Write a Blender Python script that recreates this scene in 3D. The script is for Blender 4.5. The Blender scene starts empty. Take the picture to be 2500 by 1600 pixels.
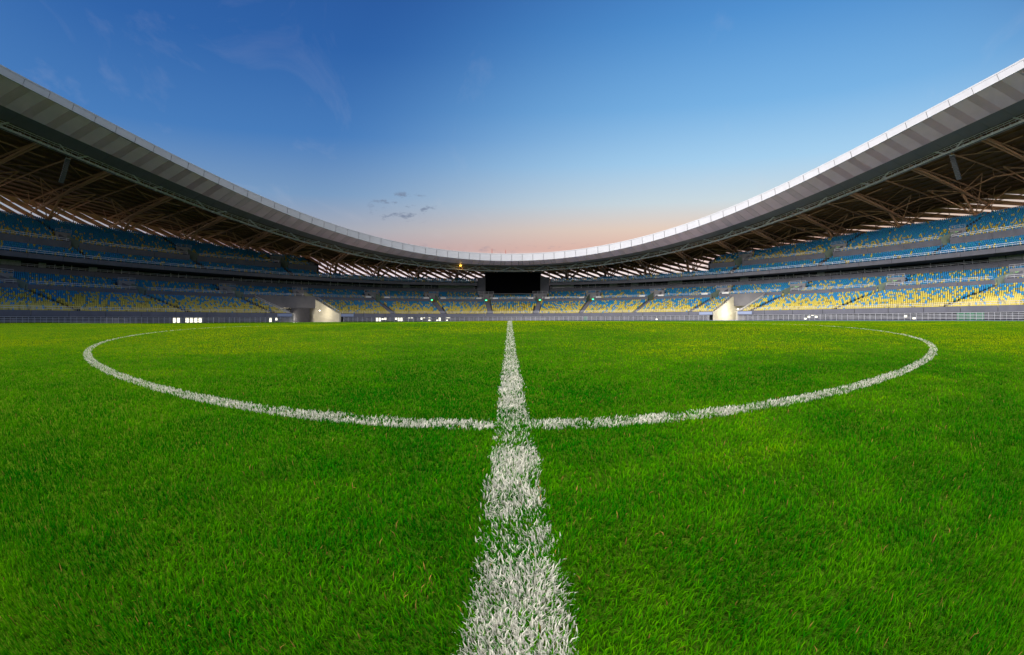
import bpy, math, random
import numpy as np
R = math.radians
random.seed(7); rng = np.random.default_rng(7)
scene = bpy.context.scene
EYE = 0.345                       # camera height above the turf
AX, BY = 66.0, 109.0              # half axes of the oval formed by the front of the stands

# ------------------------------------------------------------------ camera
cam = bpy.data.cameras.new('camera'); cam_o = bpy.data.objects.new('camera', cam)
scene.collection.objects.link(cam_o); scene.camera = cam_o
cam.type = 'PANO'; cam.panorama_type = 'FISHEYE_EQUISOLID'
cam.sensor_width = 36.0; cam.fisheye_lens = 36.0*1020/2500; cam.fisheye_fov = R(240)
cam.shift_y = -0.0125; cam.clip_start = 0.02; cam.clip_end = 6000
cam_o.location = (0, 0, EYE); cam_o.rotation_euler = (R(90), R(0.275), 0)
scene.render.resolution_x, scene.render.resolution_y = 1024, 655
scene.view_settings.view_transform = 'Standard'; scene.view_settings.look = 'None'
scene.view_settings.exposure = 1.35; scene.view_settings.gamma = 1.0
scene.view_settings.use_curve_mapping = False
scene.render.engine = 'CYCLES'; scene.cycles.max_bounces = 6; scene.cycles.diffuse_bounces = 3
scene.cycles.use_denoising = True; scene.cycles.sample_clamp_indirect = 4.0

# ------------------------------------------------------------------ dusk sky
SUN_AZ, SUN_EL = -130.0, 38.0     # azimuth counted from the view axis, negative to the left
def srgb(r, g, b):
    f = lambda c: (c/255/12.92 if c/255 <= .04045 else ((c/255+.055)/1.055)**2.4)
    return (f(r), f(g), f(b), 1)
world = bpy.data.worlds.new('World'); scene.world = world; world.use_nodes = True
nt = world.node_tree; N = nt.nodes; L = nt.links
bg = N['Background']
sky = N.new('ShaderNodeTexSky'); sky.sky_type = 'NISHITA'; sky.sun_disc = False
sky.sun_elevation = R(SUN_EL); sky.sun_rotation = R(SUN_AZ); sky.ozone_density = 4
tc = N.new('ShaderNodeTexCoord'); sep = N.new('ShaderNodeSeparateXYZ'); L.new(tc.outputs['Generated'], sep.inputs[0])
def ramp(stops):
    r = N.new('ShaderNodeValToRGB'); L.new(sep.outputs[2], r.inputs[0]); cr = r.color_ramp
    while len(cr.elements) > 1: cr.elements.remove(cr.elements[-1])
    for i, (p, c) in enumerate(stops):
        e = cr.elements[0] if i == 0 else cr.elements.new(p)
        e.position = p; e.color = srgb(*c)
    return r
far_side = ramp([(0, (240, 232, 246)), (.11, (236, 222, 232)), (.165, (172, 156, 164)), (.21, (160, 165, 178)), (.29, (118, 152, 190)),
                 (.42, (70, 122, 184)), (.60, (47, 98, 166)), (.75, (40, 86, 154)), (1, (36, 78, 146))])
glow_side = ramp([(0, (255, 246, 246)), (.11, (250, 234, 230)), (.165, (226, 182, 164)), (.21, (228, 204, 186)), (.27, (202, 216, 222)),
                  (.36, (164, 206, 236)), (.48, (122, 180, 228)), (.65, (88, 154, 216)), (.8, (70, 132, 202)), (1, (52, 106, 180))])
dot = N.new('ShaderNodeVectorMath'); dot.operation = 'DOT_PRODUCT'; L.new(tc.outputs['Generated'], dot.inputs[0])
dot.inputs[1].default_value = (math.sin(R(48)), math.cos(R(48)), 0)
mr = N.new('ShaderNodeMapRange'); mr.interpolation_type = 'SMOOTHSTEP'; L.new(dot.outputs['Value'], mr.inputs[0])
mr.inputs[1].default_value = 0.2; mr.inputs[2].default_value = 1.0
mix = N.new('ShaderNodeMixRGB'); L.new(mr.outputs[0], mix.inputs[0]); L.new(far_side.outputs[0], mix.inputs[1]); L.new(glow_side.outputs[0], mix.inputs[2])
def mth(op, a, b=None, c=None):
    m = N.new('ShaderNodeMath'); m.operation = op
    for i, v in enumerate((a, b, c)):
        if v is None: continue
        if hasattr(v, 'links'): L.new(v, m.inputs[i])
        else: m.inputs[i].default_value = v
    return m.outputs[0]
# faint high cirrus, drifting across the whole dome
az_ = mth('ARCTAN2', sep.outputs[0], sep.outputs[1])
cv = N.new('ShaderNodeCombineXYZ'); den = mth('ADD', sep.outputs[2], 0.18)
L.new(mth('DIVIDE', sep.outputs[0], den), cv.inputs[0]); L.new(mth('MULTIPLY', mth('DIVIDE', sep.outputs[1], den), .45), cv.inputs[1])
cn = N.new('ShaderNodeTexNoise'); L.new(cv.outputs[0], cn.inputs['Vector']); cn.inputs['Scale'].default_value = 2.2
cn.inputs['Detail'].default_value = 7; cn.inputs['Roughness'].default_value = .62; cn.inputs['Distortion'].default_value = 1.4
cm = N.new('ShaderNodeMapRange'); L.new(cn.outputs[0], cm.inputs[0]); cm.inputs[1].default_value = .56; cm.inputs[2].default_value = .85; cm.inputs[4].default_value = .14
cir = N.new('ShaderNodeMixRGB'); L.new(cm.outputs[0], cir.inputs[0]); L.new(mix.outputs[0], cir.inputs[1]); cir.inputs[2].default_value = srgb(214, 208, 216)
# a few small grey cloud scraps low in the sky
c2 = N.new('ShaderNodeCombineXYZ'); L.new(mth('MULTIPLY', az_, 26), c2.inputs[0]); L.new(mth('MULTIPLY', sep.outputs[2], 62), c2.inputs[1])
n2 = N.new('ShaderNodeTexNoise'); L.new(c2.outputs[0], n2.inputs['Vector']); n2.inputs['Scale'].default_value = .95; n2.inputs['Detail'].default_value = 5; n2.inputs['Roughness'].default_value = .65
da = mth('MULTIPLY', mth('ADD', az_, R(15.5)), 11.0); de = mth('MULTIPLY', mth('ADD', sep.outputs[2], -.262), 24.0)
msk = mth('SUBTRACT', 1.0, mth('ADD', mth('MULTIPLY', da, da), mth('MULTIPLY', de, de))); msk = mth('MAXIMUM', msk, 0.0)
band = mth('SUBTRACT', 1.0, mth('ABSOLUTE', mth('MULTIPLY', mth('ADD', sep.outputs[2], -.168), 60.0))); band = mth('MAXIMUM', band, 0.0)
cl = N.new('ShaderNodeMapRange'); L.new(n2.outputs[0], cl.inputs[0]); cl.inputs[1].default_value = .54; cl.inputs[2].default_value = .66
amt = mth('MULTIPLY', cl.outputs[0], mth('MINIMUM', mth('ADD', mth('MULTIPLY', msk, 2.0), mth('MULTIPLY', band, .35)), .75))
scr = N.new('ShaderNodeMixRGB'); L.new(amt, scr.inputs[0]); L.new(cir.outputs[0], scr.inputs[1]); scr.inputs[2].default_value = srgb(112, 124, 148)
nis = N.new('ShaderNodeMixRGB'); nis.blend_type = 'ADD'; nis.inputs[0].default_value = .001
L.new(scr.outputs[0], nis.inputs[1]); L.new(sky.outputs[0], nis.inputs[2])
L.new(nis.outputs[0], bg.inputs[0]); bg.inputs[1].default_value = 0.405

sun = bpy.data.lights.new('sun', 'SUN'); sun.energy = 5.0; sun.angle = R(110); sun.color = (1, .93, .84)
sun_o = bpy.data.objects.new('sun', sun); scene.collection.objects.link(sun_o)
sun_o.rotation_euler = (R(90-SUN_EL), 0, R(180-SUN_AZ))

# ------------------------------------------------------------------ materials
def mat(name, col, rough=.7, metal=0, noise=0, nscale=3, emit=None, estr=0, spec=.3, bump=0, col2=None):
    m = bpy.data.materials.new(name); m.use_nodes = True; n = m.node_tree.nodes; l = m.node_tree.links
    b = n['Principled BSDF']; b.inputs['Roughness'].default_value = rough; b.inputs['Metallic'].default_value = metal
    b.inputs['Specular IOR Level'].default_value = spec
    b.inputs['Base Color'].default_value = (*col, 1)
    if noise:
        g = n.new('ShaderNodeNewGeometry'); t = n.new('ShaderNodeTexNoise'); t.inputs['Scale'].default_value = nscale
        t.inputs['Detail'].default_value = 5; l.new(g.outputs['Position'], t.inputs['Vector'])
        r = n.new('ShaderNodeMapRange'); l.new(t.outputs[0], r.inputs[0]); r.inputs[1].default_value = .25; r.inputs[2].default_value = .75
        x = n.new('ShaderNodeMixRGB'); l.new(r.outputs[0], x.inputs[0])
        a = [max(0, c*(1-noise)) for c in col]; d = col2 or [c*(1+noise) for c in col]
        x.inputs[1].default_value = (*a, 1); x.inputs[2].default_value = (*d, 1); l.new(x.outputs[0], b.inputs['Base Color'])
        if bump:
            bp = n.new('ShaderNodeBump'); bp.inputs['Strength'].default_value = bump; l.new(t.outputs[0], bp.inputs['Height']); l.new(bp.outputs[0], b.inputs['Normal'])
    if emit:
        b.inputs['Emission Color'].default_value = (*emit, 1); b.inputs['Emission Strength'].default_value = estr
    return m
M = dict(
    pale_concrete=mat('pale concrete', (.17, .17, .19), .8, noise=.1, nscale=.8),
    concrete=mat('grey painted concrete', (.095, .098, .125), .8, noise=.14, nscale=.6),
    dark_concrete=mat('dark step concrete', (.035, .035, .042), .85, noise=.2, nscale=1.2),  # step tone taken darker to give the shadows between the seats
    lintel=mat('slate painted concrete', (.085, .085, .10), .8, noise=.12, nscale=.6),
    cream=mat('cream rendered concrete', (.38, .36, .29), .85, noise=.15, nscale=.7),
    fascia=mat('pale roof edge panel', (.33, .338, .385), .45, noise=.06, nscale=.5),
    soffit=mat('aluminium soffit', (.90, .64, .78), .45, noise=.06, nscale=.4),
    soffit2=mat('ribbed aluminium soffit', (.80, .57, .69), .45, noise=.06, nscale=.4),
    dark_soffit=mat('soffit coloured as shaded', (.15, .145, .16), .5, noise=.08, nscale=.4),  # dark colour gives the shade on the outer fold of the soffit
    joint=mat('dark joint backing', (.05, .05, .055), .8),
    deck=mat('brown roof deck', (.12, .06, .028), .6, noise=.35, nscale=.35),
    clad=mat('bronze cladding', (.60, .33, .18), .5, noise=.18, nscale=.4),
    steel=mat('brown painted steel', (.40, .215, .12), .5, noise=.15, nscale=.8),
    grey_steel=mat('grey painted steel', (.40, .40, .42), .5),
    rail=mat('galvanised rail', (.42, .43, .48), .4, metal=.3),
    black=mat('black plastic', (.003, .003, .004), .9, spec=0),
    speaker=mat('speaker grille', (.06, .065, .08), .45),
    glass=mat('dark glass', (.02, .024, .03), .08, spec=.6),
    pale_glass=mat('glass with painted reflection', (.36, .40, .42), .25, spec=.5, noise=.3, nscale=2),  # pale colour stands for white reflections in the panes
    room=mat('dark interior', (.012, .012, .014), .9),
    window_lit=mat('lit window', (.8, .8, .7), .5, emit=(1, .95, .72), estr=1.2),
    window_dim=mat('dim window', (.05, .055, .07), .2, spec=.5),
    tube_lit=mat('lit tube', (.9, .9, .9), .5, emit=(1, .98, .9), estr=4),
    green_lit=mat('green exit light', (.1, .8, .4), .5, emit=(.06, 1, .34), estr=1.6),
    warm_glow_wall=mat('glowing passage wall', (.9, .6, .3), .5, emit=(1, .62, .35), estr=2.5),  # wall that glows to give the light inside one stairway passage
    amber_lit=mat('amber lamp', (.9, .5, .1), .5, emit=(1, .5, .05), estr=1.6),
    brown_wall=mat('brown passage wall', (.20, .10, .03), .8),
    green_light_wall=mat('wall coloured as green lit', (.13, .17, .14), .8),  # green light inside the entrances is put into this wall colour
    green_board=mat('green board', (.01, .16, .06), .6),
    white_board=mat('white board', (.62, .62, .64), .6),
    blue_box=mat('pale blue steel box', (.20, .24, .36), .5),
    blue=mat('blue seat plastic', (.008, .17, .40), .42, noise=.16, nscale=1.7, spec=.4),
    yellow=mat('yellow seat plastic', (.41, .335, .05), .45, noise=.10, nscale=1.7, spec=.4),
    olive=mat('olive seat plastic', (.20, .165, .03), .5, spec=.4),
    teal=mat('teal seat plastic', (.008, .20, .34), .42, spec=.4),
    track=mat('blue track', (.07, .115, .21), .85, noise=.15, nscale=.8),
    apron=mat('dark apron', (.09, .095, .12), .9, noise=.2, nscale=.8),
    ground=mat('outer ground', (.10, .10, .09), .95, noise=.3, nscale=.05),
    letter=mat('green lettering', (.22, .62, .14), .6),
    letter2=mat('tan lettering', (.30, .27, .15), .6),
    mast=mat('red brown mast', (.22, .06, .04), .6),
)

# ------------------------------------------------------------------ helpers
col = scene.collection
LOC = {}
def link(o, parent=None):
    col.objects.link(o)
    if parent is not None: o.parent = parent
    return o
def ob(name, v, f, m, parent=None, label=None, smooth=False):
    me = bpy.data.meshes.new(name); v = np.asarray(v, float)
    if parent is not None: v = v - np.array(LOC[parent.name])
    me.from_pydata(v.tolist(), [], f); me.materials.append(m if not isinstance(m, str) else M[m])
    if smooth: me.polygons.foreach_set('use_smooth', [True]*len(me.polygons))
    o = bpy.data.objects.new(name, me); link(o, parent)
    if parent is not None: LOC[o.name] = LOC[parent.name]
    if label: o['label'] = label
    return o
def share(name, me, pos, rz, parent=None):
    o = bpy.data.objects.new(name, me); link(o, parent)
    q = np.array(pos) - (np.array(LOC[parent.name]) if parent is not None else 0)
    o.location = q; o.rotation_euler = (0, 0, rz)
    return o
def mesh(name, v, f, m):
    me = bpy.data.meshes.new(name); me.from_pydata([tuple(map(float, p)) for p in v], [], f); me.materials.append(M[m]); return me
def root(name, label, cat, loc, group=None):
    o = bpy.data.objects.new(name, None); o.location = loc; o.empty_display_size = .5; link(o); LOC[o.name] = tuple(loc)
    return tag(o, label, cat, group)
def tag(o, label, cat, group=None):
    o['label'] = label; o['category'] = cat
    if group: o['group'] = group
    return o
def kind(o, k, label=None):
    o['kind'] = k
    if label: o['label'] = label
    return o
def P(t, o, z):                                    # oval coordinates: angle (degrees), metres outward, height above eye
    return ((AX+o)*math.sin(R(t)), (BY+o)*math.cos(R(t)), z+EYE)
def out_n(t, o=0):
    n = np.array([math.sin(R(t))/(AX+o), math.cos(R(t))/(BY+o)]); return n/np.linalg.norm(n)
def rotz(t, o=0):
    n = out_n(t, o); return math.atan2(-n[0], n[1])
def arc_g(e0, e1, prof, step=1.5, closed=True):
    """sweep a profile [(o,z)] between two edges; edges and profile may vary"""
    E0 = e0 if callable(e0) else (lambda o: e0); E1 = e1 if callable(e1) else (lambda o: e1)
    pr = prof if callable(prof) else (lambda t: prof)
    n = max(1, int(math.ceil(abs(E1(0)-E0(0))/step))); v = []; k = len(pr((E0(0)+E1(0))/2))
    for i in range(n+1):
        u = i/n; tm = E0(0)+(E1(0)-E0(0))*u
        for (o, z) in pr(tm): v.append(P(E0(o)+(E1(o)-E0(o))*u, o, z))
    f = []; kk = k if closed else k-1
    for i in range(n):
        for j in range(kk):
            a = i*k+j; b = i*k+(j+1) % k; f.append((a, b, b+k, a+k))
    if closed: f.append(tuple(range(k-1, -1, -1))); f.append(tuple(range(n*k, n*k+k)))
    return v, f
def arc(name, e0, e1, prof, m, parent, step=1.5, closed=True, label=None):
    v, f = arc_g(e0, e1, prof, step, closed); return ob(name, v, f, m, parent, label)
def join(parts):
    V, F = [], []
    for v, f in parts:
        k = len(V); V += [tuple(p) for p in v]; F += [tuple(i+k for i in q) for q in f]
    return V, F
def tube_g(a, b, r, n=6, r2=None):
    a = np.array(a, float); b = np.array(b, float); d = b-a; d /= np.linalg.norm(d)
    u = np.cross(d, (0, 0, 1) if abs(d[2]) < .9 else (1, 0, 0)); u /= np.linalg.norm(u); w = np.cross(d, u)
    v = []
    for c, rr in ((a, r), (b, r if r2 is None else r2)):
        for i in range(n):
            g = 2*math.pi*i/n; v.append(tuple(c+rr*(u*math.cos(g)+w*math.sin(g))))
    f = [(i, (i+1) % n, n+(i+1) % n, n+i) for i in range(n)] + [tuple(range(n-1, -1, -1)), tuple(range(n, 2*n))]
    return v, f
def box_g(x0, x1, y0, y1, z0, z1):
    v = [(x, y, z) for z in (z0, z1) for y in (y0, y1) for x in (x0, x1)]
    return v, [(0, 2, 3, 1), (4, 5, 7, 6), (0, 1, 5, 4), (2, 6, 7, 3), (0, 4, 6, 2), (1, 3, 7, 5)]
def local_box(t, o, dx, do, dz):                    # a box set out in oval coordinates: across, outward, up
    c = np.array(P(t, o, 0)); n = out_n(t, o); s = np.array([n[1], -n[0]])
    v, f = box_g(*dx, *do, *dz)
    return [(c[0]+s[0]*x+n[0]*y, c[1]+s[1]*x+n[1]*y, c[2]+z) for x, y, z in v], f
def local_pt(t, o, x, y, z):
    c = np.array(P(t, o, 0)); n = out_n(t, o); s = np.array([n[1], -n[0]])
    return (c[0]+s[0]*x+n[0]*y, c[1]+s[1]*x+n[1]*y, c[2]+z)
def arclen(o, t0, t1, d):                           # angles spaced d metres apart along the oval
    tt = np.linspace(t0, t1, 4000); p = np.stack([(AX+o)*np.sin(np.radians(tt)), (BY+o)*np.cos(np.radians(tt))], 1)
    s = np.concatenate([[0], np.cumsum(np.linalg.norm(np.diff(p, axis=0), axis=1))])
    return np.interp(np.arange(0, s[-1], d), s, tt)
def _ord():
    u = ['first', 'second', 'third', 'fourth', 'fifth', 'sixth', 'seventh', 'eighth', 'ninth']; k = ['one', 'two']
    o = u+['tenth', 'eleventh', 'twelfth', 'thirteenth', 'fourteenth', 'fifteenth', 'sixteenth', 'seventeenth', 'eighteenth', 'nineteenth']
    for a, b in (('twent', 0), ('thirt', 0), ('fort', 0), ('fift', 0), ('sixt', 0), ('sevent', 0), ('eight', 0), ('ninet', 0)):
        o.append(a+'ieth'); o += [a+'y-'+x for x in u]
    o.append('hundredth'); return o+['hundred-and-'+x for x in o[:19]]*2
ORD = _ord()
sst = lambda a, b, x: np.clip((x-a)/(b-a), 0, 1)**2*(3-2*np.clip((x-a)/(b-a), 0, 1))

# ------------------------------------------------------------------ ground, track, pitch
def height(x, y):                                   # crowned pitch, a little higher towards the left touchline
    ridge = (.11+.165*np.exp(-(x/7)**2))*sst(2.5, 12, y) - .010*np.maximum(y-17, 0)
    ridge = np.maximum(ridge, -.06)
    z = ridge + .11*sst(6, 42, -x) - .21*sst(6, 38, x)
    z = np.clip(z, -.075, .275)
    e = np.sqrt((x/(AX-13))**2+(y/(BY-13))**2)
    return z*(1-sst(.90, .995, e)) - .085*sst(.90, .995, e)

v, f = arc_g(-180, 180, [(-1.0, -.62), (2600, -.62)], 3, False)
kind(ob('ground', v, f, 'ground'), 'structure', 'dark open ground outside the stadium')
v, f = arc_g(-180, 180, [(-14.5, -.435), (-2.6, -.435)], 1.5, False)
kind(ob('track', v, f, 'track'), 'structure', 'blue running track around the grass')
v, f = arc_g(-180, 180, [(-2.6, -.431), (18, -.431)], 1.5, False)
kind(ob('apron', v, f, 'apron'), 'structure', 'dark paved strip between track and stands')
rr = np.concatenate([np.linspace(0, .12, 24), np.linspace(.13, .5, 40), np.linspace(.52, 1, 40)])[1:]
tt = np.radians(np.arange(0, 360, 2.0)); nT = len(tt)
X = np.outer(rr, np.sin(tt))*(AX-13); Y = np.outer(rr, np.cos(tt))*(BY-13)
Z = height(X, Y); v = [(0, 0, 0)]+list(zip(X.ravel(), Y.ravel(), Z.ravel()))
f = [(0, 1+j, 1+(j+1) % nT) for j in range(nT)]
for i in range(len(rr)-1):
    for j in range(nT):
        a = 1+i*nT+j; b = 1+i*nT+(j+1) % nT; f.append((a, a+nT, b+nT, b))
gm = bpy.data.materials.new('turf base'); gm.use_nodes = True
gn, gl = gm.node_tree.nodes, gm.node_tree.links; gb = gn['Principled BSDF']; gb.inputs['Roughness'].default_value = .9; gb.inputs['Specular IOR Level'].default_value = 0
geo = gn.new('ShaderNodeNewGeometry'); t1 = gn.new('ShaderNodeTexNoise'); t1.inputs['Scale'].default_value = .5; t1.inputs['Detail'].default_value = 8; t1.inputs['Roughness'].default_value = .7
gl.new(geo.outputs['Position'], t1.inputs['Vector']); rp = gn.new('ShaderNodeValToRGB'); gl.new(t1.outputs[0], rp.inputs[0])
rp.color_ramp.elements[0].position = .3; rp.color_ramp.elements[0].color = (.018, .075, .004, 1); rp.color_ramp.elements[1].position = .7; rp.color_ramp.elements[1].color = (.075, .135, .006, 1)
gl.new(rp.outputs[0], gb.inputs['Base Color'])
t2 = gn.new('ShaderNodeTexNoise'); t2.inputs['Scale'].default_value = 60; t2.inputs['Detail'].default_value = 6; gl.new(geo.outputs['Position'], t2.inputs['Vector'])
bp = gn.new('ShaderNodeBump'); bp.inputs['Strength'].default_value = .8; bp.inputs['Distance'].default_value = .05; gl.new(t2.outputs[0], bp.inputs['Height']); gl.new(bp.outputs[0], gb.inputs['Normal'])
pitch = ob('pitch', v, f, gm, smooth=True); kind(pitch, 'structure', 'bright green football pitch under the grass blades')

# ------------------------------------------------------------------ stands
T0, T1 = -128.0, 128.0
# vehicle tunnels cut through the lower tier: edges run slightly askew to the oval
TUN = [((lambda o: -44.3-.40*o), (lambda o: -35.9-.26*o)), ((lambda o: 41.1+.16*o), (lambda o: 45.2+.25*o))]
VL = [-78.1, -63.9, -50.8, -39.9, -27.6, -16.3, -5.3, 5.8, 16.5, 28.6, 39.9, 51.0, 63.8, 78.0]
VU = [-71.9, -56.6, -43.1, 43.0, 56.5, 71.6]
VLX = [-108, -92.5]+VL+[92.5, 108]; VUX = [-88, -104]+VU+[88, 104]
stand = root('grandstand', 'grey concrete oval grandstand with two seating tiers around the pitch', 'grandstand', P(0, 0, -.431))
segs = [(T0, TUN[0][0]), (TUN[0][1], TUN[1][0]), (TUN[1][1], T1)]
rowsA = [(.35+.8*i, .95+.30*i) for i in range(13)]
profA = []
for o, z in rowsA: profA += [(o, z), (o+.8, z)]
for e0, e1 in segs: arc('lower_terrace', e0, e1, profA+[(10.75, 4.0), (.35, .5)], 'dark_concrete', stand)
rowsB = [(11.2+.8*j, 5.2+.33*j) for j in range(9)]
def steps(rows, w): return [q for o, z in rows for q in ((o, z), (o+w, z))]
mpd = lambda t, o: math.hypot((AX+o)*math.cos(R(t)), (BY+o)*math.sin(R(t)))*math.pi/180     # metres per degree
KA, KD = .0078, .006                                # stairs and seat columns lean outwards along the oval by this share of their angle per metre
def spans_between(vs, half, o, a=T0, b=T1, skew=None):
    e = [a]
    for t in sorted(vs):
        if a+1 < t < b-1:
            for q in (t-half/mpd(t, o), t+half/mpd(t, o)): e.append(q if skew is None else (lambda oo, q=q: q*(1+skew[0]*(oo-skew[1]))))
    e.append(b); return list(zip(e[0::2], e[1::2]))
for a, b in spans_between(VLX, 1.08, 12, skew=(KA, 10.5)):
    arc('middle_terrace', a, b, [(10.75, 3.0), (10.75, 5.75), (10.95, 5.75), (10.95, 5.2)]+steps(rowsB[:4], .8)+[(14.4, 3.0)], 'dark_concrete', stand)
arc('middle_terrace', T0, T1, [(14.4, 3.0)]+steps(rowsB[4:], .8)+[(18.4, 3.0)], 'dark_concrete', stand)
stair = []
for o, z in rowsA: stair += [(o-.02, z+.16), (o+.38, z+.16), (o+.38, z+.30), (o+.80, z+.30)]
for t in VLX:
    if any(T[0](5)-1 < t*(1-KA*5.5) < T[1](5)+1 for T in TUN): continue
    d = .62/mpd(t, 5); arc('aisle_stair', (lambda oo: t*(1+KA*(oo-10.5))-d), (lambda oo: t*(1+KA*(oo-10.5))+d), stair+[(10.6, 4.2), (.4, .9)], 'concrete', stand)
def segments(name, ts, prof, m, gap=.03):
    for a, b in zip(ts[:-1], ts[1:]):
        arc(name, a+gap, b-gap, prof, m, stand, 1.6)
# front parapet, in cast lengths with open joints, interrupted at the tunnels
par = [(-.12, .72), (-.12, 1.55), (.33, 1.55), (.33, .72)]
for e0, e1 in segs:
    a = e0 if not callable(e0) else e0(0); b = e1 if not callable(e1) else e1(0)
    n = max(1, round(abs(b-a)/4.2)); segments('parapet', np.linspace(a, b, n+1), par, 'concrete')
for a, b in spans_between(VLX, 1.1, 10.6): segments('middle_wall', np.linspace(a, b, max(2, int((b-a)/4.2)+1)), [(10.45, 4.55), (10.45, 5.78), (10.74, 5.78), (10.74, 4.55)], 'concrete', .02)
bal = [x for x in np.linspace(-128, 128, 62)]
def cut(ts, lo, hi): return [x for x in ts if x < lo]+[lo], [hi]+[x for x in ts if x > hi]
for ts in cut(bal, -7.2, 7.9):
    segments('balcony_band', ts, [(17.75, 8.25), (17.75, 9.3), (18.0, 9.3), (18.0, 8.25)], 'concrete', .02)
up = lambda t: .35*sst(20, 55, abs(t))              # the upper tier climbs a little towards the sides
for ts in cut(bal, -7.2, 7.9):
    segments('upper_fascia', ts, lambda t: [(13.9, 9.95+up(t)), (13.9, 10.75+up(t)), (14.2, 10.75+up(t)), (14.2, 9.95+up(t))], 'concrete', .02)
for a, b in ((T0, -7.2), (7.9, T1)):
    arc('balcony_floor', a, b, [(18.0, 8.5), (18.0, 8.62), (20.6, 8.62), (20.6, 8.5)], 'dark_concrete', stand)
    arc('upper_slab', a, b, lambda t: [(14.2, 9.98+up(t)), (14.2, 10.3+up(t)), (17.6, 11.6+up(t)), (21.5, 11.6+up(t)), (21.5, 10.45+up(t)), (20.5, 10.45+up(t))], 'dark_concrete', stand)
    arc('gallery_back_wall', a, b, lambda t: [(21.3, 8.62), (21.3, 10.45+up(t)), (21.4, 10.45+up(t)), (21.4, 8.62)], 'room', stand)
# glazed gallery behind the balcony: one pane after another, some coloured pale to stand for reflections
pg = [(7.9, 11.3), (76.5, 81), (-81, -77.5), (30, 32.5), (-13.5, -8.5)]
tp = list(arclen(20.5, -88, -7.6, 2.25)), list(arclen(20.5, 8.3, 88, 2.25))
for ts in tp:
    for a, b in zip(ts[:-1], ts[1:]):
        q = any(lo <= (a+b)/2 <= hi for lo, hi in pg) or random.random() < .09
        arc('window_pane', a+.05, b-.05, lambda t: [(20.5, 8.66), (20.5, 10.42+up(t)), (20.54, 10.42+up(t)), (20.54, 8.66)], 'pale_glass' if q else 'glass', stand, 3)
        if random.random() < .5: arc('mullion', b-.05, b+.05, lambda t: [(20.42, 8.66), (20.42, 10.42+up(t)), (20.6, 10.42+up(t)), (20.6, 8.66)], 'grey_steel', stand, 3)
# upper tier: a few rows all round, then a tall bank along both long sides
rowsC = [(14.45+.75*i, 10.62+.46*i) for i in range(5)]
topz = lambda t: np.interp(abs(t), [38, 48, 58, 66, 128], [17.0, 18.3, 20.0, 20.6, 20.6])
rowsD = [(18.35+.82*i, 14.05+.425*i) for i in range(15)]
nC = lambda t: 5 if abs(t) > 38.4 else 3
for a, b, n in ((T0, -38.3, 5), (-38.3, -7.2, 3), (7.9, 38.4, 3), (38.4, T1, 5)):
    def pc(t, n=n):
        p = []
        for o, z in rowsC[:n]: p += [(o, z+up(t)), (o+.75, z+up(t))]
        return p+[(p[-1][0], 10.2), (14.45, 10.2)]
    arc('upper_terrace', a, b, pc, 'dark_concrete', stand)
eL, eR = (lambda o: -37.6-.11*(o-17)), (lambda o: 38.0+.09*(o-17))
for i, (o, z) in enumerate(rowsD):
    for e0, e1 in ((T0, eL), (eR, T1)):
        # each bank row reaches towards the end only as far as the sloping top edge allows
        lim = np.interp(z, [17.0, 18.3, 20.0, 20.6], [38, 48, 58, 66]) if z > 16.2 else 0
        if callable(e1): e1_ = (lambda oo, e1=e1, lim=lim: min(e1(oo), -lim)); e0_ = e0
        else: e0_ = (lambda oo, e0=e0, lim=lim: max(e0(oo), lim)); e1_ = e1
        if i >= 4: arc('bank_step', e0_, e1_, [(o, z-1.4), (o, z), (o+.82, z), (o+.82, z-1.4)], 'dark_concrete', stand, 2)
        else:
            for a, b in spans_between(VUX, 1.08, o, T0 if callable(e1) else eR(o), eL(o) if callable(e1) else T1, (KD, 18.2)):
                arc('bank_step', a, b, [(o, z-1.4), (o, z), (o+.82, z), (o+.82, z-1.4)], 'dark_concrete', stand, 2)
for e0, e1 in ((T0, eL(18)), (eR(18), T1)):
    for a, b in spans_between(VUX, 1.1, 18, e0, e1): segments('bank_wall', np.linspace(a, b, max(2, int((b-a)/4.1)+1)), [(18.0, 12.6), (18.0, 14.45), (18.3, 14.45), (18.3, 12.6)], 'concrete', .02)
for e in (eL, eR):                                   # sloping end walls of the banks
    pts = [(17.6, 10.4), (17.6, 13.3), (18.2, 14.9), (30.4, 18.3), (30.4, 10.4)]
    v = [P(e(o)+d, o, z) for d in (0, .22) for o, z in pts]; k = len(pts)
    ob('bank_end_wall', v, [tuple(range(k)), tuple(range(2*k-1, k-1, -1))]+[(i, k+i, k+(i+1) % k, (i+1) % k) for i in range(k)], 'dark_concrete', stand)
arc('back_wall', T0, T1, lambda t: [(31, -.4), (31, (topz(t)-.4) if abs(t) > 38.3 else 11.2), (31.3, (topz(t)-.4) if abs(t) > 38.3 else 11.2), (31.3, -.4)], 'dark_concrete', stand)
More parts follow.
